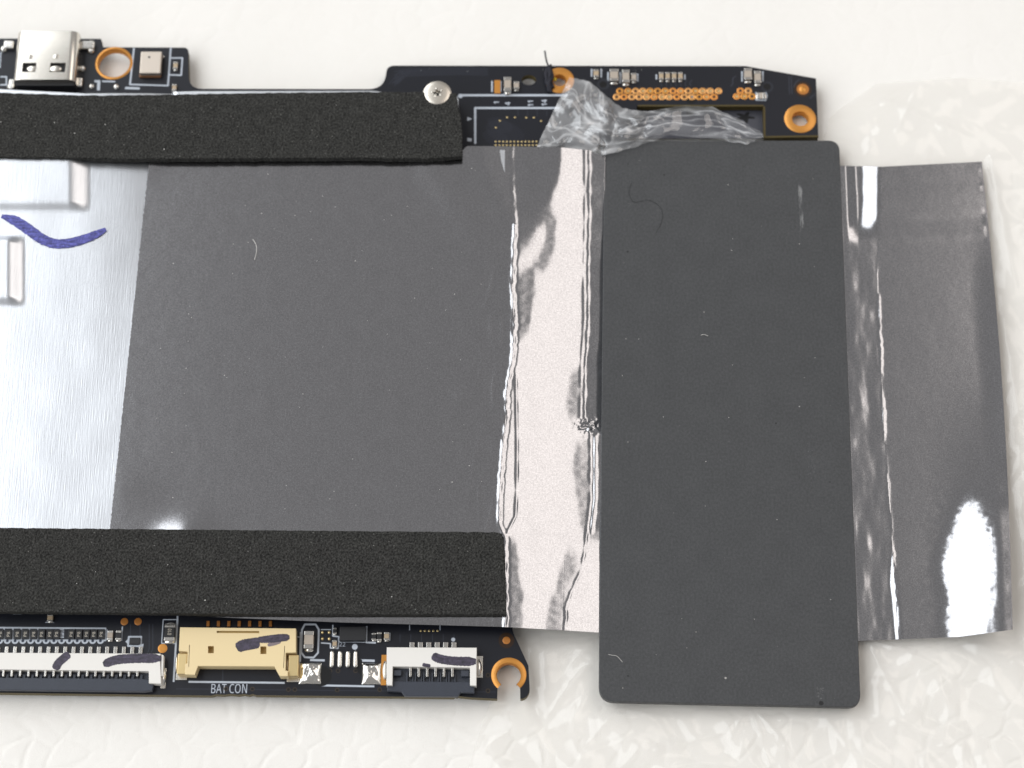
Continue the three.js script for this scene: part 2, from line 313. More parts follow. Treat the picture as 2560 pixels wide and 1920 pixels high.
  const tex = new THREE.CanvasTexture(cv); tex.colorSpace = THREE.SRGBColorSpace; tex.anisotropy = 8;
  const p = g.attributes.position, uv = g.attributes.uv;
  for (let i = 0; i < p.count; i++) uv.setXY(i, (p.getX(i) - bx) / bw, 1 - (p.getZ(i) - bz) / bd);
  const top = std({ color: lin(0.78, 0.78, 0.78), map: tex, roughness: 0.36, specularIntensity: 0.8 });
  mesh('laminate', g, [top, M.boardSide], board);
}
const PB = (a, b) => P(a, b, BT);
// plated copper rings round the holes
function ringGeo([x, z], rin, rout, start = 0, len = Math.PI * 2) {
  const pts = [[rin, BB - BT], [rin, -0.02], [rin + 0.06, 0.055], [rout - 0.06, 0.055], [rout, 0.005]].map(([r, y]) => new THREE.Vector2(r, y));
  const g = new THREE.LatheGeometry(pts, 56, start, len); const c = toCreasedNormals(g, 0.7); c.translate(x, BT, z); return c;
}
mesh('mounting_ring', ringGeo(hA, 2.1, 2.47), M.copper, board);
mesh('mounting_ring', ringGeo(hB, 0.84, 1.92), M.copper, board);
mesh('mounting_ring', ringGeo(hD, 1.04, 2.08), M.copper, board);
mesh('mounting_ring', ringGeo(hC, 1.42, 2.08, 0.68, Math.PI * 2 - 1.36), M.copper, board).userData.label = 'open copper ring round a slotted hole';
for (const m of board.children) if (m.name === 'mounting_ring') m.material = std({ color: lin(0.60, 0.265, 0.055), metalness: 0.55, roughness: 0.36, side: THREE.DoubleSide });
// plated edges along the cut-out and the tab
mesh('plated_edge', merge([slab([[1594, 262], [1909, 262], [1909, 266], [1594, 266]], BB + 0.05, BT + 0.02), slab([[1908, 266.3], [1913, 266.3], [1914, 343], [1910, 343]], BB + 0.05, BT + 0.02), slab([[1912, 340], [2046, 338], [2046, 342.5], [1912, 344.5]], BB + 0.05, BT + 0.02)]), std({ color: lin(0.07, 0.05, 0.012), metalness: 0.3, roughness: 0.5 }), board);
// round copper pads
function disc(a, b, r, h = 0.03, mat = M.copper, name = 'copper_pad', sag = 0) {
  const [x, z] = PB(a, b), g = new THREE.LatheGeometry([[0.001, h + sag], [r * 0.45, h + sag * 0.6], [r * 0.85, h], [r, 0.002]].map(([q, y]) => new THREE.Vector2(q, y)), 28); 
  g.translate(x, BT, z);
  return mesh(name, g, mat, board);
}
disc(311, 1554, 0.45, 0.03, M.copperDim); disc(345, 1554, 0.45, 0.03, M.copperDim); disc(406.5, 1621, 0.56); disc(1266, 1601, 0.46, 0.03, M.copperDim); disc(2007, 223, 0.8, 0.02, M.copperDim); disc(2007, 223, 0.5, 0.05, M.copper, 'copper_pad', 0.12);
// plated test vias in two rows
{
  const pts = [[0.17, -0.2], [0.18, 0.02], [0.24, 0.06], [0.42, 0.05], [0.49, 0.005]].map(([r, y]) => new THREE.Vector2(r, y));
  const g = new THREE.LatheGeometry(pts, 22), well = new THREE.CylinderGeometry(0.175, 0.175, 0.02, 16); well.translate(0, -0.012 + 0.02, 0);
  const mats = [M.copper, std({ color: lin(0.72, 0.36, 0.12), metalness: 0.6, roughness: 0.34, side: THREE.DoubleSide }), std({ color: lin(0.66, 0.27, 0.06), metalness: 0.5, roughness: 0.4, side: THREE.DoubleSide })];
  reseed(21);
  const put = (a, b, last) => { const [x, z] = PB(a, b), m = mesh('via_pad', g, mats[Math.floor(rnd() * 3)], board); m.position.set(x, BT, z); const w = mesh('via_hole', well, rnd() > 0.35 ? M.gold : M.black, m); if (last) w.material = M.solder; };
  [315, 380, 440, 497, 555, 615, 675, 735, 795, 855, 912, 970, 1030, 1095].forEach((x) => put(1450 + x / 3.16, 227.5));
  [290, 348, 410, 467, 525, 585, 648, 705, 765, 825, 885, 943, 1000, 1060].forEach((x, i) => put(1450 + x / 3.16, 242.3, i === 10));
  [1268, 1330].forEach((x) => put(1450 + x / 3.16, 227)); [1238, 1298, 1360].forEach((x) => put(1450 + x / 3.16, 241));
}
// tiny gold via dots
{
  const list = [[1240, 319], [1250, 302], [1268, 293.5], [1287.5, 293.5], [1316, 294], [1335, 294], [1353, 302.5]];
  for (let i = 0; i < 12; i++) for (const y of [354, 363]) list.push([1239.5 + i * 9.3, y]);
  for (let i = 0; i < 5; i++) list.push([1052 + i * 10.5, 1577]);
  const gs = list.map(([a, b]) => { const [x, z] = PB(a, b); const g = new THREE.SphereGeometry(0.15, 10, 6, 0, 7, 0, 1.57); g.scale(1, 0.35, 1); g.translate(x, BT, z); return g; });
  mesh('gold_dot', merge(gs), std({ color: lin(0.5, 0.39, 0.2), metalness: 1, roughness: 0.45 }), board).userData.kind = 'stuff';
}
// chip capacitors and resistors: a body and two metal ends
function chip(name, x0, y0, x1, y1, h, body, vertical = true, share = 0.24, end = M.solder) {
  const top = BT + h, [cx, cz, w, d] = rectOf(x0, y0, x1, y1, top);
  const g = new RoundedBoxGeometry(vertical ? w * 0.96 : w * (1 - 2 * share) + 0.04, h - 0.02, vertical ? d * (1 - 2 * share) + 0.04 : d * 0.96, 2, 0.04); g.translate(cx, BT + h / 2, cz);
  const o = mesh(name, g, body, board);
  for (const s of [-1, 1]) {
    const e = new RoundedBoxGeometry(vertical ? w : w * share, h + 0.01, vertical ? d * share : d, 2, 0.06);
    e.translate(cx + (vertical ? 0 : s * w * (0.5 - share / 2)), BT + h / 2 + 0.008, cz + (vertical ? s * d * (0.5 - share / 2) : 0));
    mesh('end_terminal', e, end, o);
    // solder fillet at the foot
    const f = new THREE.SphereGeometry(1, 12, 6, 0, 7, 0, 1.57); f.scale(vertical ? w * 0.52 : w * 0.16, h * 0.45, vertical ? d * 0.14 : d * 0.52);
    f.translate(cx + (vertical ? 0 : s * w * 0.5), BT, cz + (vertical ? s * d * 0.5 : 0)); mesh('solder_fillet', f, end, o);
  }
  return o;
}
{
  const C = 'capacitor', d = M.capPale;
  mesh('fuse', box(1236, 200, 1251, 233, BT, BT + 0.18, 0.04), M.copper, board);
  chip(C, 1260, 192, 1278, 227, 0.75, d); chip(C, 1284, 203, 1298, 222, 0.5, d); chip(C, 1484, 173, 1497, 192, 0.5, M.cap);
  chip(C, 1525, 172, 1546, 202, 0.8, d); chip(C, 1556, 174, 1574, 206, 0.7, d); chip(C, 1578, 182, 1591, 202, 0.45, d);
  for (let i = 0; i < 4; i++) chip(C, 1648 + i * 16, 180, 1659 + i * 16, 199, 0.5, M.cap);
  chip(C, 1861, 170, 1880, 199, 0.8, d); chip(C, 1886, 177, 1903, 207, 0.65, d); chip(C, 1893, 231, 1914, 246, 0.35, d, false, 0.36);
  chip(C, 433, 154, 444, 172, 0.4, M.cap); chip(C, 430, 210, 441, 226, 0.4, M.cap);
  chip(C, 760, 1577, 784, 1621, 1.0, M.capPale).userData.label = 'largest grey brown capacitor inside a white outline';
  chip(C, 268, 1576, 282, 1600, 0.45, M.capPale); chip('resistor', 289, 1576, 303, 1600, 0.35, M.black);
  chip(C, 118, 1535, 132, 1553, 0.5, M.cap);
  chip(C, 942, 1580, 954, 1602, 0.45, M.chip); chip(C, 960, 1580, 973, 1600, 0.5, M.cap); chip('resistor', 929, 1582, 940, 1600, 0.3, M.black);
  chip(C, 831, 1600, 842, 1618, 0.35, M.cap); chip(C, 832, 1569, 842, 1585, 0.35, M.chip);
  // resistors with printed numbers
  const label = (s, w, h, px) => { const cv = document.createElement('canvas'); cv.width = w; cv.height = h; const c = cv.getContext('2d'); c.fillStyle = 'rgb(26,26,27)'; c.fillRect(0, 0, w, h); c.fillStyle = 'rgb(205,196,180)'; c.font = `${px}px monospace`; c.textAlign = 'center'; c.textBaseline = 'middle'; c.translate(w / 2, h / 2); c.rotate(-Math.PI / 2); c.fillText(s, 0, 0); const t = new THREE.CanvasTexture(cv); t.colorSpace = THREE.SRGBColorSpace; return std({ map: t, roughness: 0.45 }); };
  const print = (parent, x0, y0, x1, y1, top, mat) => { const [cx, cz, w, d] = rectOf(x0, y0, x1, y1, top), g = new THREE.PlaneGeometry(w, d); g.rotateX(-Math.PI / 2); g.translate(cx, top + 0.006, cz); mesh('printed_number', g, mat, parent); };
  const p8 = label('P8', 64, 96, 52), p010 = label('010', 96, 128, 56);
  for (const x of [0.5, 21, 43, 63, 84, 104, 124, 141, 178, 197, 216, 234.5, 253]) {
    const o = mesh('resistor', box(x - 8, 1573, x + 8, 1597, BT, BT + 0.32, 0.05), M.chip, board);
    print(o, x - 6, 1575, x + 6, 1596, BT + 0.32, p8);
  }
  const o = chip('resistor', 411, 1559, 437, 1602, 0.55, M.black, true, 0.22); print(o, 413, 1569, 435, 1590, BT + 0.545, p010); o.userData.label = 'black resistor printed 010';
  mesh('small_chip', box(324, 1594, 350, 1610, BT, BT + 0.3, 0.04), M.chip, board);
  mesh('power_chip', box(849, 1566, 914, 1601, BT, BT + 0.75, 0.06), M.chip, board);
}
// round solder points, pads and posts
const blobGeo = (a, b, rx, ry, h, base = BT) => { const [x, z] = P(a, b, base); const g = new THREE.SphereGeometry(1, 22, 12, 0, 7, 0, 1.57); g.scale(rx, h, ry); g.translate(x, base, z); return g; };
for (const [a, b] of [[806, 1581], [823, 1581], [806, 1597], [823, 1597]]) mesh('solder_point', blobGeo(a, b, 0.19, 0.22, 0.18), M.gold, board);
for (const [a, b] of [[229, 217], [291, 218]]) mesh('solder_point', blobGeo(a, b, 0.42, 0.42, 0.4), M.solder, board);
for (const x of [829, 849, 869, 888.5]) { const [cx, cz, w, d] = rectOf(x - 6.5, 1625, x + 6.5, 1669, BT + 0.35); const g = new THREE.CapsuleGeometry(w / 2, d - w, 6, 18); g.rotateX(Math.PI / 2); g.scale(1, 1.1, 1); g.translate(cx, BT + 0.1, cz); mesh('solder_post', g, M.solder, board); }
function pillow(x0, y0, x1, y1, h, s) {
  const [cx, cz, w, d] = rectOf(x0, y0, x1, y1, BT), n = 26;
  return gridGeo(n, n, (i, j) => { const u = i / n * 2 - 1, v = j / n * 2 - 1; const e = Math.pow(Math.max(0, 1 - Math.pow(Math.abs(u), 3.2)), 0.6) * Math.pow(Math.max(0, 1 - Math.pow(Math.abs(v), 3.2)), 0.6); return [cx + u * w / 2, BT + 0.012 + h * e * (1 + 0.4 * noise(u * 1.3 + s, v * 1.3, s) + 0.07 * noise(u * 6, v * 6, s)), cz + v * d / 2]; });
}
mesh('solder_pad', pillow(748, 1657, 803, 1710, 0.42, 3), M.solder, board);
mesh('solder_pad', pillow(905, 1658, 952, 1711, 0.36, 8), M.solder, board);
mesh('copper_strip', box(953, 1637, 966, 1713, BT, BT + 0.04, 0.01), M.copper, board);

// ---- socket for a charging plug
{
  const top = BT + 2.5, [cx, cz, w, d] = rectOf(36, 78, 192, 198, top);
  const rr = rounded([[cx - w / 2, 0], [cx + w / 2, 0], [cx + w / 2, 3.1], [cx - w / 2, 3.1]].map(([x, y]) => [x, y]), 1.1, 8).map(([x, y]) => new THREE.Vector2(x, y));
  const sh = new THREE.Shape(rr), g0 = new THREE.ExtrudeGeometry(sh, { depth: d, bevelEnabled: true, bevelThickness: 0.06, bevelSize: 0.06, bevelOffset: -0.06, bevelSegments: 2 });
  g0.translate(0, top - 3.1, cz - d / 2);
  const ev = new Evaluator(); ev.useGroups = false;
  let b = new Brush(toCreasedNormals(g0, 0.6)); b.updateMatrixWorld();
  const cuts = [[56, 157, 90, 180], [125, 157, 164, 180]];
  for (const [x0, y0, x1, y1] of cuts) { const q = rectOf(x0, y0, x1, y1, top); const c = new Brush(new THREE.BoxGeometry(q[2], 1.2, q[3]).translate(q[0], top, q[1])); c.updateMatrixWorld(); b = ev.evaluate(b, c, SUBTRACTION); }
  { const c = new Brush(new THREE.BoxGeometry(w - 0.7, 2.4, 4).translate(cx, top - 1.55, cz - d / 2 - 1)); c.updateMatrixWorld(); b = ev.evaluate(b, c, SUBTRACTION); }
  const shell = mesh('charging_port', b.geometry, M.nickel, board);
  cuts.forEach(([x0, y0, x1, y1], i) => {
    mesh('port_recess', box(x0 + 1, y0 + 1, x1 - 1, y1 - 1, top - 0.7, top - 0.55, 0), M.black, shell);
    const s = new THREE.SphereGeometry(1, 20, 12); const q = rectOf(i ? x0 - 2 : x0 + 10, y0 + 6, i ? x1 - 10 : x1 + 6, y1 - 2, top); s.scale(q[2] / 2, 0.22, q[3] / 2); s.translate(q[0], top - 0.16, q[1]); mesh('spring_tab', s, M.nickel, shell);
  });
  for (const [a, bb] of [[74, 142], [140, 141]]) mesh('port_dimple', blobGeo(a, bb, 0.42, 0.34, 0.12, top), M.nickel, shell);
  mesh('rear_block', box(40, 199, 186, 214, BT, BT + 1.7, 0.1), M.black, shell);
  for (let i = 0; i < 12; i++) mesh('contact_pin', box(52 + i * 11, 214, 57 + i * 11, 223, BT, BT + 0.2, 0), M.solder, shell);
  for (const [x0, y0, x1, y1] of [[8, 100, 34, 120], [200, 101, 236, 121], [20, 196, 36, 222], [190, 192, 206, 216]]) mesh('solder_tab', box(x0, y0, x1, y1, BT, BT + 0.7, 0.25), M.solder, shell);
  for (const [a, bb] of [[228, 111], [228, 128], [10, 124], [206, 173], [26, 218]]) mesh('solder_fillet', blobGeo(a, bb, 0.5, 0.5, 0.55), M.solder, shell);
}
// ---- microphone can
{
  const can = mesh('microphone', box(350, 128, 403, 183, BT + 0.32, BT + 1.05, 0.16), M.mic, board);
  mesh('microphone_base', box(350, 134, 404, 192, BT, BT + 0.31, 0.04), M.micBase, can);
  const [x, z] = P(373, 143, BT + 1.05); const h = new THREE.CylinderGeometry(0.15, 0.15, 0.02, 20); h.translate(x, BT + 1.055, z); mesh('sound_hole', h, M.black, can);
  for (const [a, b] of [[351, 190], [400, 189], [409, 143]]) mesh('solder_fillet', blobGeo(a, b, 0.2, 0.2, 0.25), M.solder, can);
}
// ---- ribbon cable connectors
function pins(parent, xs, y0, y1, half, bottom, top, mat = M.solder, name = 'contact_pin') { xs.forEach((x) => mesh(name, box(x - half, y0, x + half, y1, bottom, top, 0.05), mat, parent)); }
{
  const top = BT + 1.25, xs = Array.from({ length: 20 }, (_, i) => 342.5 - i * 20.95);
  const long = mesh('ribbon_connector', merge([slab([[-70, 1631], [402, 1634], [400, 1641], [403, 1709], [372, 1708], [372, 1678], [-70, 1673]], BT + 0.05, top, 0.06), slab([[403.5, 1636], [409, 1638], [407, 1690], [402.8, 1690]], BT + 0.05, top - 0.12, 0.03)]), M.white, board);
  long.userData.label = 'long white ribbon connector at the left edge';
  pins(long, xs.map((x) => x + 1), 1673, 1691, 2.6, BT + 0.3, BT + 1.08, M.solder);
  pins(long, xs.map((x) => x + 9), 1616, 1634, 4.6, BT, BT + 0.22, M.solder, 'solder_tail');
  mesh('connector_floor', box(-70, 1672, 372, 1700, BT + 0.02, BT + 0.3, 0), M.lid, long);
  mesh('latch', merge([slab([[-70, 1693], [358, 1697], [372, 1700], [386, 1704], [380, 1727], [360, 1729], [-70, 1724]], BT + 0.08, BT + 0.85, 0.08), ...xs.map((x) => box(x + 7, 1686, x + 14, 1698, BT + 0.1, BT + 0.7, 0.03))]), M.lid, long);
  mesh('solder_tab', box(402, 1670, 415, 1721, BT, BT + 0.1, 0.02), M.nickel, long);
  mesh('solder_fillet', blobGeo(408, 1692, 0.42, 1.15, 0.5), M.solder, long);
  mesh('marker_stroke', stroke([[173, 1634], [160, 1645], [146, 1658], [138, 1674]], 1.0, top + 0.004, 71), M.ink, long);
  mesh('marker_stroke', stroke([[258, 1661, 0.9], [290, 1650, 1], [340, 1646, 1], [402, 1646, 1]], 1.12, top + 0.004, 72), M.ink, long);
}
{
  const top = BT + 1.3, xs = [1026, 1047, 1068, 1089, 1110, 1131];
  const sm = mesh('ribbon_connector', slab([[967, 1618], [1192, 1619], [1191, 1714], [1175, 1713], [1175, 1669], [982, 1666], [981, 1713], [966, 1712]], BT + 0.05, top, 0.06), M.white, board);
  sm.userData.label = 'short white ribbon connector beside the open copper ring';
  pins(sm, xs, 1665, 1692, 2.8, BT + 0.3, BT + 1.08, M.solder);
  pins(sm, xs.map((x) => x + 4), 1605, 1620, 6, BT, BT + 0.25, M.solder, 'solder_tail');
  mesh('connector_floor', box(982, 1664, 1174, 1708, BT + 0.02, BT + 0.28, 0), M.lid, sm);
  const bars = []; for (const x of xs) { bars.push(box(x - 10.5, 1681, x - 7, 1706, BT + 0.1, BT + 0.7, 0.02), box(x + 5, 1684, x + 8, 1706, BT + 0.1, BT + 0.66, 0.02)); }
  mesh('latch', merge([slab([[968, 1711], [983, 1703], [1173, 1705], [1186, 1714], [1186, 1732], [1152, 1731], [1144, 1741], [1012, 1740], [1003, 1729], [968, 1727]], BT + 0.08, BT + 0.8, 0.07), box(984, 1675, 1003, 1689, BT + 0.1, BT + 0.9, 0.05), box(1153, 1676, 1172, 1691, BT + 0.1, BT + 0.9, 0.05), ...bars]), M.lid, sm);
  mesh('solder_tab', box(1191, 1640, 1207, 1694, BT, BT + 0.09, 0.02), M.nickel, sm);
  mesh('solder_fillet', blobGeo(1197, 1670, 0.42, 1.05, 0.55), M.solder, sm); mesh('solder_fillet', blobGeo(962, 1676, 0.3, 1.2, 0.6), M.solder, sm);
  mesh('marker_stroke', stroke([[1081, 1638, 0.9], [1096, 1646, 1], [1130, 1652, 1], [1190, 1654, 1.1]], 1.05, top + 0.004, 73), M.ink, sm);
  mesh('marker_stroke', stroke([[1056, 1661], [1064, 1663], [1076, 1665]], 0.42, top + 0.004, 74), M.ink, sm);
}
// ---- beige battery connector
{
  const top = BT + 1.6;
  const holes = [[519, 1614, 535.5, 1634], [650, 1615, 667, 1636]].map(([a, b, c, d]) => [P(a, b, top), P(c, b, top), P(c, d, top), P(a, d, top)]);
  holes.push([P(541, 1576, top), P(649, 1576.5, top), P(649, 1584, top), P(541, 1583.5, top)]);
  holes.push([P(472, 1611, top), P(475.5, 1611, top), P(473.5, 1668, top), P(470, 1668, top)], [P(710, 1614, top), P(713.5, 1614, top), P(710.5, 1671, top), P(707, 1671, top)]);
  const o = mesh('battery_connector', slab([[450, 1568], [740, 1571], [740, 1631], [714.5, 1632], [714, 1676], [720, 1677], [720, 1690], [699.5, 1690], [686, 1666], [495, 1665], [487, 1687], [462, 1686], [463, 1660], [468, 1658], [469, 1629], [447, 1627]], BT + 0.08, top, 0.05, holes), M.beige, board);
  mesh('connector_floor', merge([box(515, 1610, 540, 1638, BT + 0.1, top - 0.7, 0), box(646, 1611, 671, 1640, BT + 0.1, top - 0.7, 0), box(539, 1575, 651, 1586, BT + 0.1, top - 0.25, 0)]), M.beigeDeep, o);
  for (const [x0, x1, y0, y1] of [[444, 467, 1633, 1685], [721, 746, 1637, 1690]]) {
    mesh('retaining_clip', box(x0, y0, x1, y1, BT + 0.05, BT + 1.2, 0.08), M.gold, o);
    mesh('solder_tab', box(x0 - 3, y0 + 4, x1 + 2, y1 + 15, BT, BT + 0.12, 0.04), M.nickel, o);
    mesh('solder_fillet', blobGeo(x0 - 1, (y0 + y1) / 2, 0.25, 1.2, 0.7), M.solder, o);
  }
  for (let i = 0; i < 7; i++) mesh('solder_tail', box(516 + i * 26, 1552, 524 + i * 26, 1566, BT, BT + 0.2, 0.04), M.copperDim, o);
  const st = [[594, 1627, 0.9], [606, 1613, 1.0], [640, 1606, 1], [690, 1598, 0.9], [723, 1593, 0.6]];
  // the stroke stops at the square opening and goes on beyond it
  mesh('marker_stroke', stroke([[592, 1622, 0.9], [606, 1614, 1.05], [630, 1609.5, 1.05], [649, 1606, 1]], 1.3, top + 0.004, 75), M.ink, o);
  mesh('marker_stroke', stroke([[640, 1600, 0.7], [670, 1598, 0.95], [700, 1595, 1], [724, 1593, 0.8]], 0.95, top + 0.008, 76), M.ink, o);
  mesh('marker_stroke', stroke([[669, 1613, 0.7], [686, 1609, 0.8], [702, 1605, 0.5]], 0.55, top + 0.006, 77), std({ color: lin(0.2, 0.16, 0.17), roughness: 0.5 }), o);
}
// ---- dark film seen through the cut-out
{
  const h = 0.75, film = mesh('black_film', slab([[1500, 250], [1918, 250], [1918, 346], [1500, 346]], h - 0.1, h), M.slotFilm, scene);
  tag(film, 'dark glossy film seen through the rectangular cut-out at the upper right of the board', 'film');
  const star = Array.from({ length: 26 }, (_, i) => { const a = i / 26 * 6.283, r = 1.0 + 0.45 * Math.sin(a * 5 + 1) + 0.3 * noise(i * 0.9, 3, 81); const [x, z] = P(1862, 293, h); return [x + Math.cos(a) * r * 0.95, z + Math.sin(a) * r * 0.62]; });
  mesh('ink_blot', slabMM(star, h, h + 0.01), std({ color: lin(0.003, 0.003, 0.004), roughness: 0.8 }), film);
  mesh('ink_blot', slabMM(circle(P(1725, 280, h), 0.5, 18), h, h + 0.01), std({ color: lin(0.006, 0.006, 0.008), roughness: 0.8 }), film);
}

// ---------------------------------------------------------------- aluminium shield plate
const ST = 4.1;                     // its top face
{
  const nx = 330, ny = 520;
  const xs = (i) => i < 260 ? lerp(-70, 432, i / 260) : lerp(432, 1262, (i - 260) / 70);
  const pad = (px, py, xa, xb, ya, yb, ta, tb) => (1 - sst(xa, xb, px)) * (1 - sst(ya, yb, py)) * sst(ta, tb, py);
  const g = gridGeo(nx, ny, (i, j) => {
    const px = xs(i), py = lerp(line([[0, 223], [215, 234], [500, 227], [930, 226], [1060, 240], [1150, 240], [1152, 374], [1262, 374]], px), line([[-70, 1524], [0, 1525], [400, 1533], [1262, 1540]], px), j / ny), [x, z] = P(px, py, ST);
    const e = 0.75 * pad(px, py, 172, 228, 506, 534, 250, 280) + 0.75 * pad(px, py, 20, 64, 744, 770, 584, 612) + 0.05 * noise(x * 0.06, z * 0.06, 91) + 0.02 * noise(x * 0.2, z * 0.2, 92);
    const tilt = Math.max(0, px - 190) / 20; return [x, ST + e * (1 - sst(330, 430, px)) - 0.0045 * tilt * tilt * (px < 432 ? 1 : 0) * (1 - sst(520, 1000, py)) - (px >= 432 ? 0.1 : 0), z];
  });
  // walls of the shield, set in a little from the lid
  const wall = slab([[-70, 236], [1146, 246], [1146, 380], [1255, 380], [1255, 1528], [-70, 1512]], BT + 0.01, ST - 0.75);
  const o = mesh('shield_plate', merge([g, wall]), M.aluminium, scene);
  tag(o, 'brushed aluminium shield plate with raised pads and a blue marker stroke, at the left edge', 'metal plate');
  const my = ST + 0.055;
  mesh('marker_stroke', stroke([[4, 540, 0.7], [38, 552, 1], [76, 577, 1.08], [101, 595, 1.05], [132, 608, 1], [162, 609, 1], [203, 600, 0.98], [235, 588, 0.86], [265, 573, 0.7]], 1.3, my, 78, 0.02), M.inkBlue, o);
}

// ---------------------------------------------------------------- foil sheet
const FT = 4.2;
{
  const nx = 860, ny = 520;
  const topX = [375, 1180, 1310, 1440, 1515, 2098, 2240, 2455], botX = [252, 1175, 1300, 1405, 1505, 2150, 2265, 2532], cut = [0, 150, 300, 470, 560, 590, 720, 860];
  const topY = [[375, 385], [1150, 385], [1166, 365], [1290, 366], [1400, 368], [1475, 376], [1505, 388], [2098, 414], [2200, 417], [2455, 404]];
  const botY = [[250, 1535], [400, 1537], [850, 1556], [1250, 1567], [1400, 1575], [1490, 1581], [2150, 1602], [2400, 1592], [2532, 1574]];
  const px = new Float32Array((nx + 1) * (ny + 1)), py = new Float32Array(px.length), S = new Float32Array(px.length);
  for (let j = 0; j <= ny; j++) for (let i = 0; i <= nx; i++) {
    const k = j * (nx + 1) + i; let q = 1; while (i > cut[q]) q++;
    const f = (i - cut[q - 1]) / (cut[q] - cut[q - 1]), xt = lerp(topX[q - 1], topX[q], f), xb = lerp(botX[q - 1], botX[q], f), v = j / ny;
    const yt = line(topY, xt), yb = line(botY, xb);
    py[k] = lerp(yt, yb, v);
    // the outer right edge bows a little; the torn left edge is ragged
    px[k] = lerp(xt, xb, v) + (i === nx || i > 840 ? (i - 840) / 20 * 14 * Math.sin(v * 3.14) : 0);
    if (i < 6) px[k] += (1 - i / 6) * 1.5 * (noise(j * 0.31, 3, 4) + hash(j, 3, 4) - 0.5);
  }
  const grid = (f) => { const a = new Float32Array(px.length); for (let k = 0; k < a.length; k++) a[k] = f(px[k], py[k]); return a; };
  function blur(a, rx, ry) {
    let b = a;
    for (let pass = 0; pass < 2; pass++) {
      const c = new Float32Array(b.length), d = new Float32Array(b.length);
      for (let j = 0; j <= ny; j++) { let s = 0; const o = j * (nx + 1); for (let i = -rx; i <= nx; i++) { if (i + rx <= nx) s += b[o + i + rx]; if (i - rx - 1 >= 0) s -= b[o + i - rx - 1]; if (i >= 0) c[o + i] = s / (Math.min(nx, i + rx) - Math.max(0, i - rx) + 1); } }
      for (let i = 0; i <= nx; i++) { let s = 0; for (let j = -ry; j <= ny; j++) { if (j + ry <= ny) s += c[(j + ry) * (nx + 1) + i]; if (j - ry - 1 >= 0) s -= c[(j - ry - 1) * (nx + 1) + i]; if (j >= 0) d[j * (nx + 1) + i] = s / (Math.min(ny, j + ry) - Math.max(0, j - ry) + 1); } }
      b = d;
    }
    return b;
  }
  const polyMask = (polys, rx, ry) => blur(grid((x, y) => polys.some((p) => inside(p, x + 7 * noise(x * 0.06, y * 0.06, 95), y)) ? 1 : 0), rx, ry);
  // creases: x of each along y
  const c1 = (y) => line([[365, 1280], [463, 1282], [556, 1288], [613, 1284], [714, 1280], [806, 1286], [895, 1281], [935, 1274], [965, 1267], [1045, 1265], [1143, 1254], [1247, 1248], [1310, 1246], [1345, 1262], [1600, 1262]], y);
  const c2 = (y) => line([[930, 1290], [1117, 1293], [1230, 1292], [1290, 1289], [1334, 1267], [1360, 1262]], y);
  const c3 = (y) => line([[365, 1474], [532, 1474], [693, 1471], [794, 1472], [915, 1464], [1043, 1462], [1070, 1472], [1090, 1477], [1247, 1477], [1360, 1464], [1420, 1455], [1507, 1417], [1600, 1411]], y);
  const edgeL = (y) => line([[380, 1510], [1740, 1498]], y), edgeR = (y) => line([[380, 2100], [1500, 2144]], y);
  const c4 = (y) => line([[415, 2208], [560, 2196], [700, 2194], [900, 2203], [1100, 2212], [1300, 2228], [1600, 2245]], y);
  const brown = polyMask([
    [[1385, 515], [1395, 560], [1393, 610], [1370, 680], [1340, 690], [1337, 740], [1328, 800], [1310, 850], [1296, 850], [1292, 690], [1310, 670], [1345, 640], [1362, 600], [1362, 560], [1345, 560], [1350, 530]],
    [[1428, 915], [1455, 915], [1464, 960], [1464, 1055], [1450, 1062], [1423, 1058], [1410, 1010], [1422, 960]],
    [[1440, 1095], [1477, 1090], [1477, 1250], [1464, 1355], [1448, 1325], [1436, 1220], [1428, 1170]],
    [[1425, 1345], [1445, 1390], [1456, 1400], [1414, 1500], [1408, 1575], [1358, 1575], [1372, 1510], [1398, 1420]],
    [[1270, 1350], [1290, 1335], [1302, 1400], [1297, 1430], [1311, 1480], [1305, 1575], [1260, 1575], [1258, 1420]],
    [[1452, 365], [1476, 365], [1474, 720], [1468, 920], [1452, 830], [1450, 720], [1464, 690], [1463, 500]],
  ], 4, 5);
  const dark = polyMask([[[1200, 355], [1404, 355], [1398, 430], [1380, 490], [1350, 560], [1320, 610], [1290, 640], [1250, 520]]], 6, 14);
  const bend = polyMask([[[1196, 360], [1300, 360], [1300, 545], [1272, 545], [1240, 480], [1212, 420]]], 5, 8);
  const shine = polyMask([
    [[2230, 1385], [2246, 1480], [2252, 1600], [2240, 1600], [2226, 1480]],
    [[2155, 400], [2196, 400], [2194, 560], [2172, 578], [2140, 575], [2155, 540]],
  ], 4, 6);
  const glare = polyMask([[[2425, 1225], [2450, 1265], [2500, 1370], [2494, 1450], [2478, 1640], [2358, 1640], [2364, 1480], [2342, 1420], [2356, 1370], [2390, 1280]]], 9, 10);
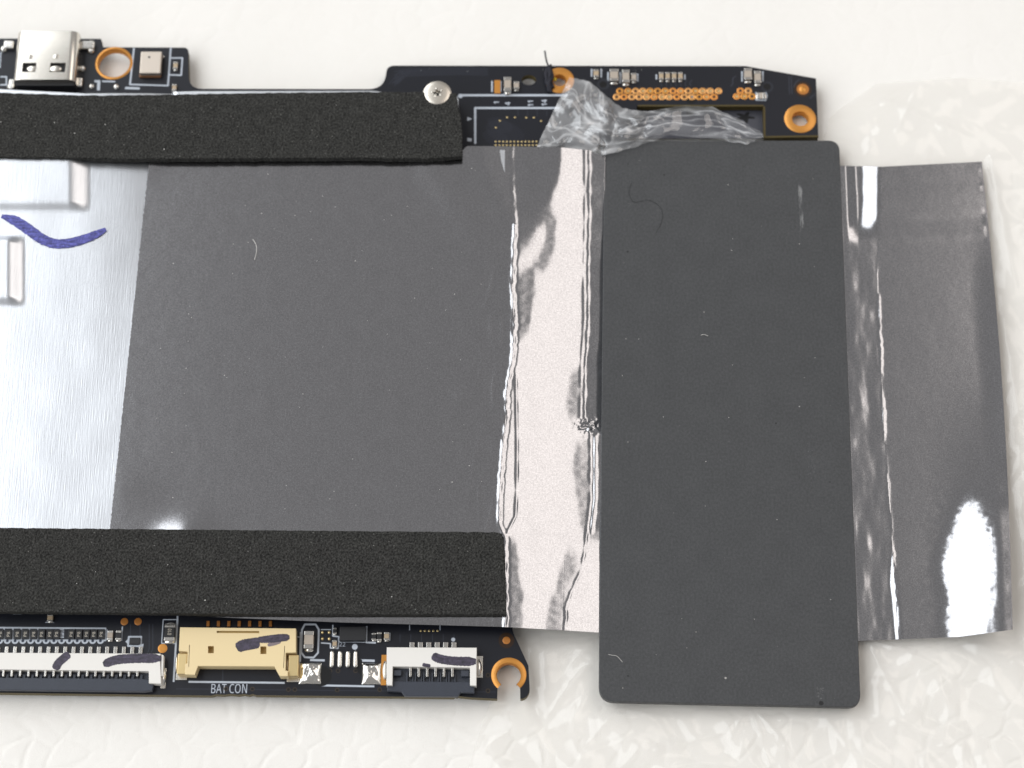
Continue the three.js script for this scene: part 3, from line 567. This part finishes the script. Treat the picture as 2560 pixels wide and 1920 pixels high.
  for (let j = 0; j <= ny; j++) for (let i = 0; i <= nx; i++) {
    const k = j * (nx + 1) + i, x = px[k], y = py[k]; let s = 0;
    const a = c1(y), b = c3(y), L = edgeL(y), R = edgeR(y);
    if (x > a && x < L + 4) {
      s = 0.225 * sst(a, a + 14, x);
      
      s = lerp(s, 0.13, brown[k]); s = lerp(s, lerp(-0.01, 0.09, sst(420, 600, y)), clamp(dark[k] * 1.1, 0, 1));
      if (y < 1075) s = lerp(s, 0.5, sst(b + 2, b + 9, x));
      else s = lerp(s, 0.02 + 0.15 * noise(y * 0.03, 3, 104), sst(b + 2, b + 8, x) * (1 - sst(1280, 1400, y)));
    } else if (x > R - 3) {
      const d = c4(y), r = line([[404, 2455], [800, 2484], [1100, 2508], [1350, 2524], [1574, 2532]], y), u = (x - d) / (r - d);
      if (x < d) s = -0.01;
      else s = -0.02 - 0.15 * sst(0.25, 1, u) * sst(900, 1400, y) - 0.15 * sst(0.8, 1, u) * sst(500, 900, y) * (1 - sst(1000, 1300, y)) ;
      s = lerp(s, -0.345, clamp(shine[k] * 1.1, 0, 1)); s = lerp(s, -0.345, glare[k]); if (y < 640 && x > R + 14 && x < R + 38) s += 0.6 * (1 - sst(530, 620, y));
      s = lerp(s, -0.02, sst(0.88, 0.95, u) * sst(1100, 1300, y));
    }
    if (x < a + 8) s += 0.088 * bend[k];
    S[k] = s;
  }
  const hts = new Float32Array(px.length);
  for (let j = 0; j <= ny; j++) {
    let h = FT;
    for (let i = 0; i <= nx; i++) {
      const k = j * (nx + 1) + i, x = px[k], y = py[k];
      if (i) h -= S[k] * (px[k] - px[k - 1]) / 20.2;
      const L = edgeL(y), R = edgeR(y);
      if (x > L + 4 && x < R - 3) h = lerp(h, 1.05, sst(L + 4, L + 60, x));
      if (x > R - 12 && x < R - 3) h = 1.05;
      hts[k] = h;
    }
  }
  const sm = blur(hts, 1, 3);
  const rid = (x, c, w) => { const q = (x - c) / w; return Math.exp(-q * q); };
  const g = gridGeo(nx, ny, (i, j) => {
    const k = j * (nx + 1) + i, x = px[k], y = py[k], [mx0, mz0] = P(x, y, 3);
    let h = lerp(hts[k], sm[k], sst(2, 8, Math.min(i, nx - i)));
    const A = 0.5 + 0.5 * Math.sin(y * 0.021 + 1.3), wob = 2.4 * noise(y * 0.045, 1, 111) + 1.2 * noise(y * 0.12, 1, 112);
    h += (y < 560 ? 0.025 : 0.075) * clamp(0.55 + 0.5 * A + 0.9 * noise(y * 0.03, 4, 133), 0.12, 1.3) * rid(x, c1(y) + wob, 5.0) - 0.025 * sst(540, 620, y) * rid(x, c1(y) + 9 + wob, 4);
    h += 0.07 * clamp(0.8 + 0.8 * noise(y * 0.02, 4, 134), 0.2, 1.3) * sst(925, 950, y) * rid(x, c2(y), 4.5) * (1 - sst(1330, 1350, y));
    h += 0.06 * clamp(0.7 + noise(y * 0.025, 4, 135), 0.15, 1.3) * rid(x, c3(y) + 0.7 * wob, 4.5);
    h += 0.035 * clamp(0.7 + noise(y * 0.02, 4, 136), 0.1, 1.3) * (1 - sst(1075, 1085, y)) * rid(x, c3(y) - 11, 4);
    if (y > 1080 && y < 1340) h += 0.09 * rid(x, c3(y) + 11, 5) * sst(1080, 1095, y) * (1 - sst(1320, 1340, y));
    // the pinch in the right-hand crease
    { const dx = (x - 1470) / 26, dy = (y - 1066) / 16; h += Math.exp(-dx * dx - dy * dy) * (0.24 * noise(x * 0.09, y * 0.12, 113) - 0.12) ; }
    h += 0.05 * clamp(0.6 + noise(y * 0.012, 4, 137), 0.05, 1.3) * rid(x, c4(y) + wob, 4) * sst(640, 760, y) * (1 - 0.65 * sst(1120, 1160, y) * (1 - sst(1340, 1380, y)));
    if (x > 2100 && x < c4(y)) h += (0.05 * noise(mx0 * 0.45, mz0 * 0.14, 116) + 0.02 * noise(mx0 * 0.9, mz0 * 0.3, 121)) * sst(560, 760, y) + 0.005 * noise(mx0 * 1.4, mz0 * 0.6, 117);
    // small dents and swellings in the flat part
    const spot = (cx, cy, rx, ry) => { const dx = (x - cx) / rx, dy = (y - cy) / ry; return Math.exp(-dx * dx - dy * dy); };
    h += 0.42 * spot(470, 1345, 62, 50) + 0.05 * spot(1150, 990, 22, 26) + 0.22 * spot(330, 380, 70, 50) + 0.12 * spot(300, 1230, 80, 60);
    { const dline = ((x - 1075) * 0.86 - (y - 400) * 0.5) / 42; h += 0.15 * Math.exp(-dline * dline) * (1 - sst(480, 720, y)) * sst(960, 1060, x); }
    if (x < c1(y)) h += 0.035 * sst(1130, 1250, x) * (sst(600, 760, y)) * Math.pow(Math.max(0, ridge(mx0 * 0.5, mz0 * 0.12, 139)), 3); if (x > c1(y) && x < edgeL(y)) h += 0.006 * noise(mx0 * 0.9, mz0 * 1.8, 132); if (x < edgeL(y)) h += (x < c1(y) ? 0.003 : 0.004) * noise(mx0 * 0.9, mz0 * 0.8, 114) + 0.004 * fbm(mx0 * 0.28, mz0 * 0.28, 115, 2);
    else if (x > edgeR(y)) h += (0.03 * noise(mx0 * 0.55, mz0 * 1.4, 131) + 0.011 * noise(mx0 * 1.3, mz0 * 3.0, 138)) * sst(2280, 2400, x) * (1 - sst(2470, 2500, x)) * sst(1160, 1300, y) + 0.002 * noise(mx0 * 0.9, mz0 * 0.8, 118) + 0.005 * noise(mx0 * 0.25, mz0 * 0.2, 119);
    // lower rim turned down a little over the edge of the shield
    if (x < 1262) h -= 0.5 * sst(1540, 1580, y) ;
    const [fx, fz] = P(x, y, h);
    return [fx, h, fz];
  });
  const o = mesh('foil_sheet', g, M.foil, scene);
  tag(o, 'creased grey metallic foil sheet from the shield plate under the black panel to the right', 'foil sheet');
}

// ---------------------------------------------------------------- foam strips
function foam(top, bottom, y0, y1, label, s) {
  const jit = (pts, k) => { const o = []; for (let i = 0; i < pts.length - 1; i++) { const n = Math.max(2, Math.round(Math.hypot(pts[i + 1][0] - pts[i][0], pts[i + 1][1] - pts[i][1]) / 9)); for (let q = 0; q < n; q++) { const t = q / n; o.push([lerp(pts[i][0], pts[i + 1][0], t) + 1.1 * noise(i * 9 + q * 0.5, 2, s + k), lerp(pts[i][1], pts[i + 1][1], t) + 1.5 * noise(i * 9 + q * 0.35, 5, s + k) + 1.1 * (hash(q, i, s) - 0.5)]); } } return o; };
  const g = slab(jit([...top, ...bottom.slice().reverse(), top[0]], 1), y0, y1, 0.1);
  return tag(mesh('foam_strip', g, M.foam, scene), label, 'foam strip');
}
foam([[-70, 230], [0, 231], [215, 238], [400, 236], [560, 233], [900, 229], [1060, 230], [1142, 233], [1145, 262], [1153, 300], [1156, 330]], [[-70, 391], [0, 392], [150, 394], [300, 397], [560, 396], [900, 394], [1060, 397], [1156, 390]], FT + 0.1, FT + 1.15, 'black foam strip along the upper edge of the board, below the charging port', 121);
foam([[-70, 1317], [0, 1319], [640, 1325], [1240, 1330], [1256, 1333], [1263, 1400], [1266, 1500]], [[-70, 1528], [0, 1529], [380, 1533], [800, 1536], [1266, 1536]], FT + 0.06, FT + 1.15, 'black foam strip along the lower edge of the foil, above the battery connector', 131);

// ---------------------------------------------------------------- screw over the end of the upper foam strip
{
  const yt = FT + 1.3, [x, z] = P(1093, 231, yt), r = 1.86;
  const prof = [[0.001, 0], [0.5, -0.01], [1.2, -0.05], [1.6, -0.13], [r - 0.05, -0.25], [r, -0.4], [r - 0.1, -0.5], [0.9, -0.52], [0.9, -3.3], [0.001, -3.3]].map(([a, b]) => new THREE.Vector2(a, b)).reverse();
  const head = new THREE.LatheGeometry(prof, 56); head.computeVertexNormals();
  const ev = new Evaluator(); ev.useGroups = false;
  let b = new Brush(toCreasedNormals(head, 0.6)); b.updateMatrixWorld();
  for (const t of [0.25, 0.25 + Math.PI / 2]) { const gg = new THREE.CylinderGeometry(0.24, 0.13, 0.7, 4); gg.rotateY(Math.PI / 4); gg.scale(4.0, 1, 1.15); gg.rotateY(t); const c = new Brush(gg.toNonIndexed()); c.updateMatrixWorld(); b = ev.evaluate(b, c, SUBTRACTION); }
  const g = b.geometry; g.translate(x, yt, z);
  const o = mesh('screw', g, std({ color: lin(0.64, 0.59, 0.52), metalness: 1, roughness: 0.36 }), scene);
  tag(o, 'round nickel cross-head screw on the end of the upper foam strip', 'screw');
  // burrs pushed up round the worn recess
  const bg = []; for (let i = 0; i < 5; i++) { const a = 0.7 + i * 1.27, q = new THREE.SphereGeometry(1, 10, 6); q.scale(0.2, 0.12, 0.13); q.rotateY(-a + 0.6); q.translate(x + Math.cos(a) * 0.62, yt - 0.04, z + Math.sin(a) * 0.58); bg.push(q); }
  mesh('burr', merge(bg), M.nickel, o);
}

// ---------------------------------------------------------------- black panel
{
  const top = 2.2, pts = rounded([[1511, 352], [2098, 351], [2152, 1768], [1497, 1753]].map(([a, b]) => P(a, b, top)), [1.1, 1.5, 1.5, 1.9], 8);
  const g = slabMM(pts, 1.2, top, 0.07);
  const xs = pts.map((p) => p[0]), zs = pts.map((p) => p[1]), bx = Math.min(...xs), bz = Math.min(...zs), bw = Math.max(...xs) - bx, bd = Math.max(...zs) - bz;
  const cv = document.createElement('canvas'); cv.width = 1024; cv.height = 2048; const c = cv.getContext('2d');
  c.fillStyle = 'rgb(73,74,76)'; c.fillRect(0, 0, 1024, 2048);
  const im = c.getImageData(0, 0, 1024, 2048), d = im.data;
  for (let y = 0, k = 0; y < 2048; y++) for (let x = 0; x < 1024; x++, k += 4) { const v = 7 * noise(x * 0.11, y * 0.11, 141) + 7 * noise(x * 0.3, y * 0.3, 142) + 2.4 * noise(x * 0.012, y * 0.012, 143); d[k] += v; d[k + 1] += v; d[k + 2] += v; }
  c.putImageData(im, 0, 0);
  const Q = (a, b) => { const [x, z] = P(a, b, top); return [(x - bx) / bw * 1024, (z - bz) / bd * 2048]; };
  reseed(55);
  const fleck = (a, b, r, col) => { const [x, y] = Q(a, b); c.beginPath(); c.ellipse(x, y, r, r * 0.8, 0, 0, 7); c.fillStyle = col; c.fill(); };
  for (let i = 0; i < 150; i++) fleck(1505 + rnd() * 630, 370 + rnd() * 1380, 0.5 + rnd() * 0.9, rnd() > 0.4 ? 'rgba(175,172,168,0.55)' : 'rgba(20,20,22,0.6)');
  for (const [a, b, r] of [[1814, 1695, 4], [1565, 847, 2], [1557, 1720, 2], [1820, 462, 2.2], [1570, 1105, 1.8], [1760, 780, 2.2], [1740, 1580, 2]]) fleck(a, b, r, 'rgba(205,200,195,0.9)');
  for (const [a, b, r] of [[1660, 437, 3.5], [1569, 629, 4], [1570, 410, 3], [1940, 1058, 3.4], [1570, 1690, 3], [2075, 1205, 2.5]]) fleck(a, b, r, 'rgba(22,22,24,0.8)');
  // scuffs
  for (let i = 0; i < 46; i++) {   // a chalky scuff
    const a0 = rnd() < 0.3 ? 460 + rnd() * 20 : 462 + rnd() * 90, x0 = 1996 + rnd() * 9 + (a0 - 460) * 0.05, len = 8 + rnd() * 26;
    c.beginPath(); for (let q = 0; q <= 8; q++) { const [x, y] = Q(x0 + 2.2 * noise(q * 0.6, i, 144), a0 + len * q / 8); q ? c.lineTo(x, y) : c.moveTo(x, y); }
    c.lineWidth = 1 + rnd() * 2.6; c.strokeStyle = `rgba(172,172,172,${0.12 + 0.26 * rnd()})`; c.stroke();
  }
  for (let i = 0; i < 60; i++) fleck(2028 + (rnd() - 0.5) * 20, 1090 + rnd() * 110, 0.5 + rnd() * 1.3, `rgba(150,152,156,${0.15 + 0.35 * rnd()})`);
  for (let i = 0; i < 50; i++) fleck(2050 + (rnd() - 0.5) * 16, 1718 + rnd() * 30, 0.6 + rnd() * 2.2, `rgba(140,140,140,${0.1 + 0.3 * rnd()})`);
  fleck(2053, 1758, 9, 'rgba(20,20,22,0.8)');
  const tex = new THREE.CanvasTexture(cv); tex.colorSpace = THREE.SRGBColorSpace;
  const p = g.attributes.position, uv = g.attributes.uv;
  for (let i = 0; i < p.count; i++) uv.setXY(i, (p.getX(i) - bx) / bw, 1 - (p.getZ(i) - bz) / bd);
  const bt = fine.clone(); bt.repeat.set(bw / 5, bd / 5); bt.needsUpdate = true;
  const o = mesh('cover_panel', g, std({ map: tex, color: lin(0.76, 0.755, 0.745), roughness: 0.5, specularIntensity: 0.8, bumpMap: bt, bumpScale: 0.000012 }), scene);
  tag(o, 'large matt black rectangular panel with rounded corners lying across the foil', 'panel');
}

// ---------------------------------------------------------------- clear plastic
const crease = (x, y, s, n, f) => { let r = 0; for (let i = 0; i < n; i++) { const a = hash(i, 1, s) * 6.283, fr = f * (0.6 + 1.1 * hash(i, 2, s)), q = x * Math.cos(a) * fr + y * Math.sin(a) * fr + hash(i, 3, s) * 9 + 0.9 * noise(x * 0.16, y * 0.16, s + i); r += Math.abs(((q % 1) + 1) % 1 - 0.5) * 2 / (0.6 + hash(i, 2, s)); } return r / n; };
{
  // the bag under the panel and the foil
  const nx = 560, ny = 520;
  const folds = [[1880, 1768, 1995, 1905, 0.9, 11], [1875, 1770, 1925, 1915, 0.7, 10], [1862, 1770, 1826, 1850, 0.6, 12], [1560, 1762, 1470, 1860, 0.8, 12], [1492, 1640, 1370, 1790, 1.0, 12], [1498, 1592, 1430, 1668, 0.8, 9], [1488, 1600, 1330, 1640, 0.6, 9],
    [1540, 1772, 1720, 1806, 0.6, 10], [2160, 1612, 2260, 1790, 0.9, 12], [2190, 1608, 2380, 1690, 0.8, 11], [2150, 1690, 2230, 1700, 0.6, 10], [2235, 1815, 2420, 1880, 0.8, 14], [2400, 1600, 2540, 1660, 0.8, 12], [1640, 1880, 1820, 1830, 0.6, 14], [2060, 1800, 2140, 1900, 0.7, 12],
    [2210, 260, 2430, 350, 0.8, 12], [2300, 205, 2236, 340, 0.7, 11], [2475, 400, 2536, 720, 1.0, 12], [2505, 800, 2548, 1060, 0.8, 12], [2110, 400, 2200, 330, 0.6, 10], [2520, 1200, 2556, 1420, 0.8, 10]];
  const T = [[1288, 1560], [1420, 1545], [1500, 1300], [1800, 800], [2000, 372], [2090, 275], [2190, 205], [2400, 190], [2700, 215]], B = [[1130, 2040], [1330, 2040], [1520, 2040], [1720, 2040], [1900, 2040], [2080, 2040], [2240, 2040], [2450, 2040], [2720, 2040]];
  const g = gridGeo(nx, ny, (i, j) => {
    const q = i / nx * 8, n = Math.min(7, Math.floor(q)), f = q - n, v = Math.pow(j / ny, 0.9);
    let px = lerp(lerp(T[n][0], T[n + 1][0], f), lerp(B[n][0], B[n + 1][0], f), v), py = lerp(lerp(T[n][1], T[n + 1][1], f), lerp(B[n][1], B[n + 1][1], f), v);
    const [x, z] = P(px, py, 0.5);
    // how far from the panel, the foil and the board above it (photo pixels)
    const dP = Math.max(1497 - px, px - 2150, py - 1762, 352 - py), dF = Math.max(px - line([[400, 2455], [1574, 2532]], py), py - 1590, 400 - py), dB = Math.max(px - 1325, 1580 - py - 400, py - 1747);
    const out = sst(-6, 46, Math.min(dP, Math.max(dF, -60), dB)), low = sst(500, 1500, py);
    const wx = x + 1.6 * noise(x * 0.1, z * 0.1, 151), wz = z + 1.6 * noise(x * 0.1, z * 0.1, 152);
    const big = sst(0.25, 1, ridge(wx * 0.05, wz * 0.06, 153)), mid = Math.pow(Math.max(0, ridge(wx * 0.1, wz * 0.13, 154)), 2), cr = crease(wx, wz, 155, 4, 0.09);
    let h = 0.12 + 0.06 * mid + 0.16 * cr + out * (0.34 + 0.55 * low) * (0.5 * big + 0.2 * mid + 1.35 * cr + 0.2 * crease(wx, wz, 157, 4, 0.24) * sst(-0.1, 0.5, noise(x * 0.08, z * 0.08, 158)) + 0.5 * (1 - sst(20, 130, Math.min(dP, Math.max(dF, 0)))) * crease(wx, wz, 159, 4, 0.16));
    // long folds pulled out from under the panel and the foil
    for (const [x0, y0, x1, y1, A, w] of folds) {
      const ex = x1 - x0, ey = y1 - y0, l2 = ex * ex + ey * ey, t = clamp(((px - x0) * ex + (py - y0) * ey) / l2, 0, 1), d = Math.hypot(px - x0 - ex * t, py - y0 - ey * t) / w;
      if (d < 3) h += out * A * (1 - 0.75 * t) * Math.exp(-Math.abs(d) * 1.3) * (1 + 0.3 * noise(t * 5, x0, 159));
    }
    h *= 0.35 + 0.65 * sst(0, 0.06, i / nx) ;
    h *= sst(0, 0.03, j / ny) * 0.8 + 0.2;
    if (out < 0.02) h = Math.min(h, 0.7);
    return [x, h, z];
  });
  const o = mesh('plastic_bag', g, M.clear, scene);
  tag(o, 'crumpled clear plastic bag spread on the leather under the black panel and foil', 'plastic bag');
}
{
  // the crumpled tongue of film over the board
  const nx = 300, ny = 110;
  const T = [[1424, 192], [1474, 204], [1520, 243], [1556, 271], [1620, 279], [1703, 264], [1780, 267], [1850, 299], [1906, 333]], B = [[1342, 366], [1400, 374], [1482, 384], [1513, 388], [1600, 363], [1674, 338], [1800, 349], [1866, 360], [1909, 344]];
  const g = gridGeo(nx, ny, (i, j) => {
    const q = i / nx * 8, n = Math.min(7, Math.floor(q)), f = q - n, v = j / ny;
    const px = lerp(lerp(T[n][0], T[n + 1][0], f), lerp(B[n][0], B[n + 1][0], f), v) + 2 * noise(j * 0.11, i * 0.05, 160), py = lerp(lerp(T[n][1], T[n + 1][1], f), lerp(B[n][1], B[n + 1][1], f), v) + 2.5 * noise(i * 0.09, j * 0.05, 161);
    const [x0, z0] = P(px, py, 3), wx = x0 + 1.1 * noise(x0 * 0.35, z0 * 0.35, 162), wz = z0 + 1.1 * noise(x0 * 0.35, z0 * 0.35, 163);
    const left = 1 - sst(1560, 1720, px), cr = crease(wx, wz, 164, 4, 0.15), cr2 = crease(wx, wz, 165, 4, 0.5);
    const under = py > 336 && px > 1505 ? 2.32 : px > 1500 ? 2.15 : line([[1340, 3.6], [1420, 2.9], [1500, 2.3]], px) * sst(300, 366, py) + 2.1 * (1 - sst(300, 366, py));
    const rim = Math.min(1, 4 * Math.min(v, 1 - v) + 0.25);
    const h = under + 0.12 + rim * ((0.35 + 1.1 * left) * cr + (0.16 + 0.24 * left) * cr2 + 0.5 * left * sst(-0.2, 0.6, noise(wx * 0.22, wz * 0.3, 166)));
    const [x, z] = P(px, py, h);
    return [x, h, z];
  });
  for (let j = 0, k = 0; j <= ny; j++) for (let i = 0; i <= nx; i++, k++) g.attributes.uv.setXY(k, lerp(0.002, 0.998, i / nx), lerp(0.002, 0.998, 1 - j / ny));
  const o = mesh('plastic_film', g, M.milky, scene);
  tag(o, 'crumpled tongue of milky clear plastic film over the upper right of the board', 'plastic film');
}

// ---------------------------------------------------------------- thread, yellow speck and stray fibres
const tube = (pts, r, n = 40) => new THREE.TubeGeometry(new THREE.CatmullRomCurve3(pts.map(([a, b, h]) => { const [x, z] = P(a, b, h); return new THREE.Vector3(x, h, z); })), n, r, 6);
{
  const gs = [tube([[1362, 127, 2.9], [1364, 140, 2.8], [1367, 155, 2.6], [1372, 168, 2.4], [1376, 185, 2.3]], 0.12)];
  reseed(91);
  for (let i = 0; i < 11; i++) { const x = 1364 + rnd() * 14, y = 162 + rnd() * 16; gs.push(tube([[x, y, 2.2 + rnd() * 0.3], [x + rnd() * 10 - 4, y + 16 + rnd() * 8, 2.3 + rnd() * 0.4], [x + rnd() * 12 - 6, y + 30 + rnd() * 10, 2.25 + rnd() * 0.4], [x + rnd() * 14 - 4, y + 38 + rnd() * 22, 2.15 + rnd() * 0.2]], 0.12 + rnd() * 0.17, 24)); }
  const o = mesh('thread_scrap', merge(gs), M.thread, scene);
  tag(o, 'tangled scrap of black thread lying across a copper ring and the upper board edge', 'thread');
  const y = new THREE.SphereGeometry(1, 12, 8); const [x, z] = P(1387, 198, 1.9); y.scale(0.28, 0.14, 0.28); y.translate(x, 1.9, z);
  mesh('glue_speck', y, M.yellow, board);
}
[
  ['pale curved fibre on the foil, left of its middle', [[632, 598, FT + 0.05], [640, 612, FT + 0.1], [641, 632, FT + 0.1], [636, 650, FT + 0.05]], 0.04, M.fibre],
  ['long thin dark hair curling near the upper left corner of the black panel', [[1580, 455, 2.24], [1572, 480, 2.26], [1584, 505, 2.28], [1622, 500, 2.28], [1652, 520, 2.26], [1655, 550, 2.25], [1640, 582, 2.24]], 0.016, M.darkFibre],
  ['pale wavy fibre near the lower left corner of the black panel', [[1521, 1636, 2.24], [1530, 1638, 2.28], [1542, 1640, 2.28], [1550, 1648, 2.25], [1556, 1655, 2.24]], 0.025, M.fibre],
  ['tiny pale fibre at the right middle of the black panel', [[1752, 838, 2.24], [1760, 836, 2.3], [1770, 840, 2.24]], 0.03, M.fibre],
].forEach(([label, pts, r, mat]) => tag(mesh('fibre', tube(pts, r, 30), mat, scene), label, 'fibre'));

// ---------------------------------------------------------------- dust
{
  reseed(404);
  const gs = [], base = new THREE.SphereGeometry(1, 6, 4);
  for (let i = 0; i < 130; i++) {
    const q = i % 10; let a, b, h;
    if (q < 6) { a = 390 + rnd() * 830; b = 420 + rnd() * 860; h = FT + 0.015; } else if (q < 8) { a = 1530 + rnd() * 560; b = 400 + rnd() * 1300; h = 2.2; } else if (q < 9) { a = rnd() * 1230; b = rnd() > 0.5 ? 245 + rnd() * 135 : 1345 + rnd() * 170; h = FT + 1.15; } else { a = rnd() * 1150; b = 1630 + rnd() * 90; h = BT; if (b < 1720) { a = 1000 + rnd() * 800; b = 172 + rnd() * 8; } }
    const s = (q === 8 ? 0.05 : q > 5 ? 0.032 : 0.036) * (0.6 + rnd()), g = base.clone(); g.scale(s * (0.7 + rnd()), s * 0.5, s); g.rotateY(rnd() * 6);
    const [x, z] = P(a, b, h); g.translate(x, h, z); gs.push(g);
  }
  const o = mesh('dust', merge(gs), M.fibre, scene); o.userData.kind = 'stuff'; o.userData.label = 'scattered pale dust specks on the foil, foam and black panel';
}
// ---------------------------------------------------------------- millimetres to metres
{
  const seen = new Set();
  scene.traverse((o) => {
    if (o.isLight || o.isCamera || o === scene) return;
    o.position.multiplyScalar(MM);
    if (o.isMesh && !seen.has(o.geometry)) { seen.add(o.geometry); o.geometry.scale(MM, MM, MM); }
  });
}
renderer.render(scene, camera);
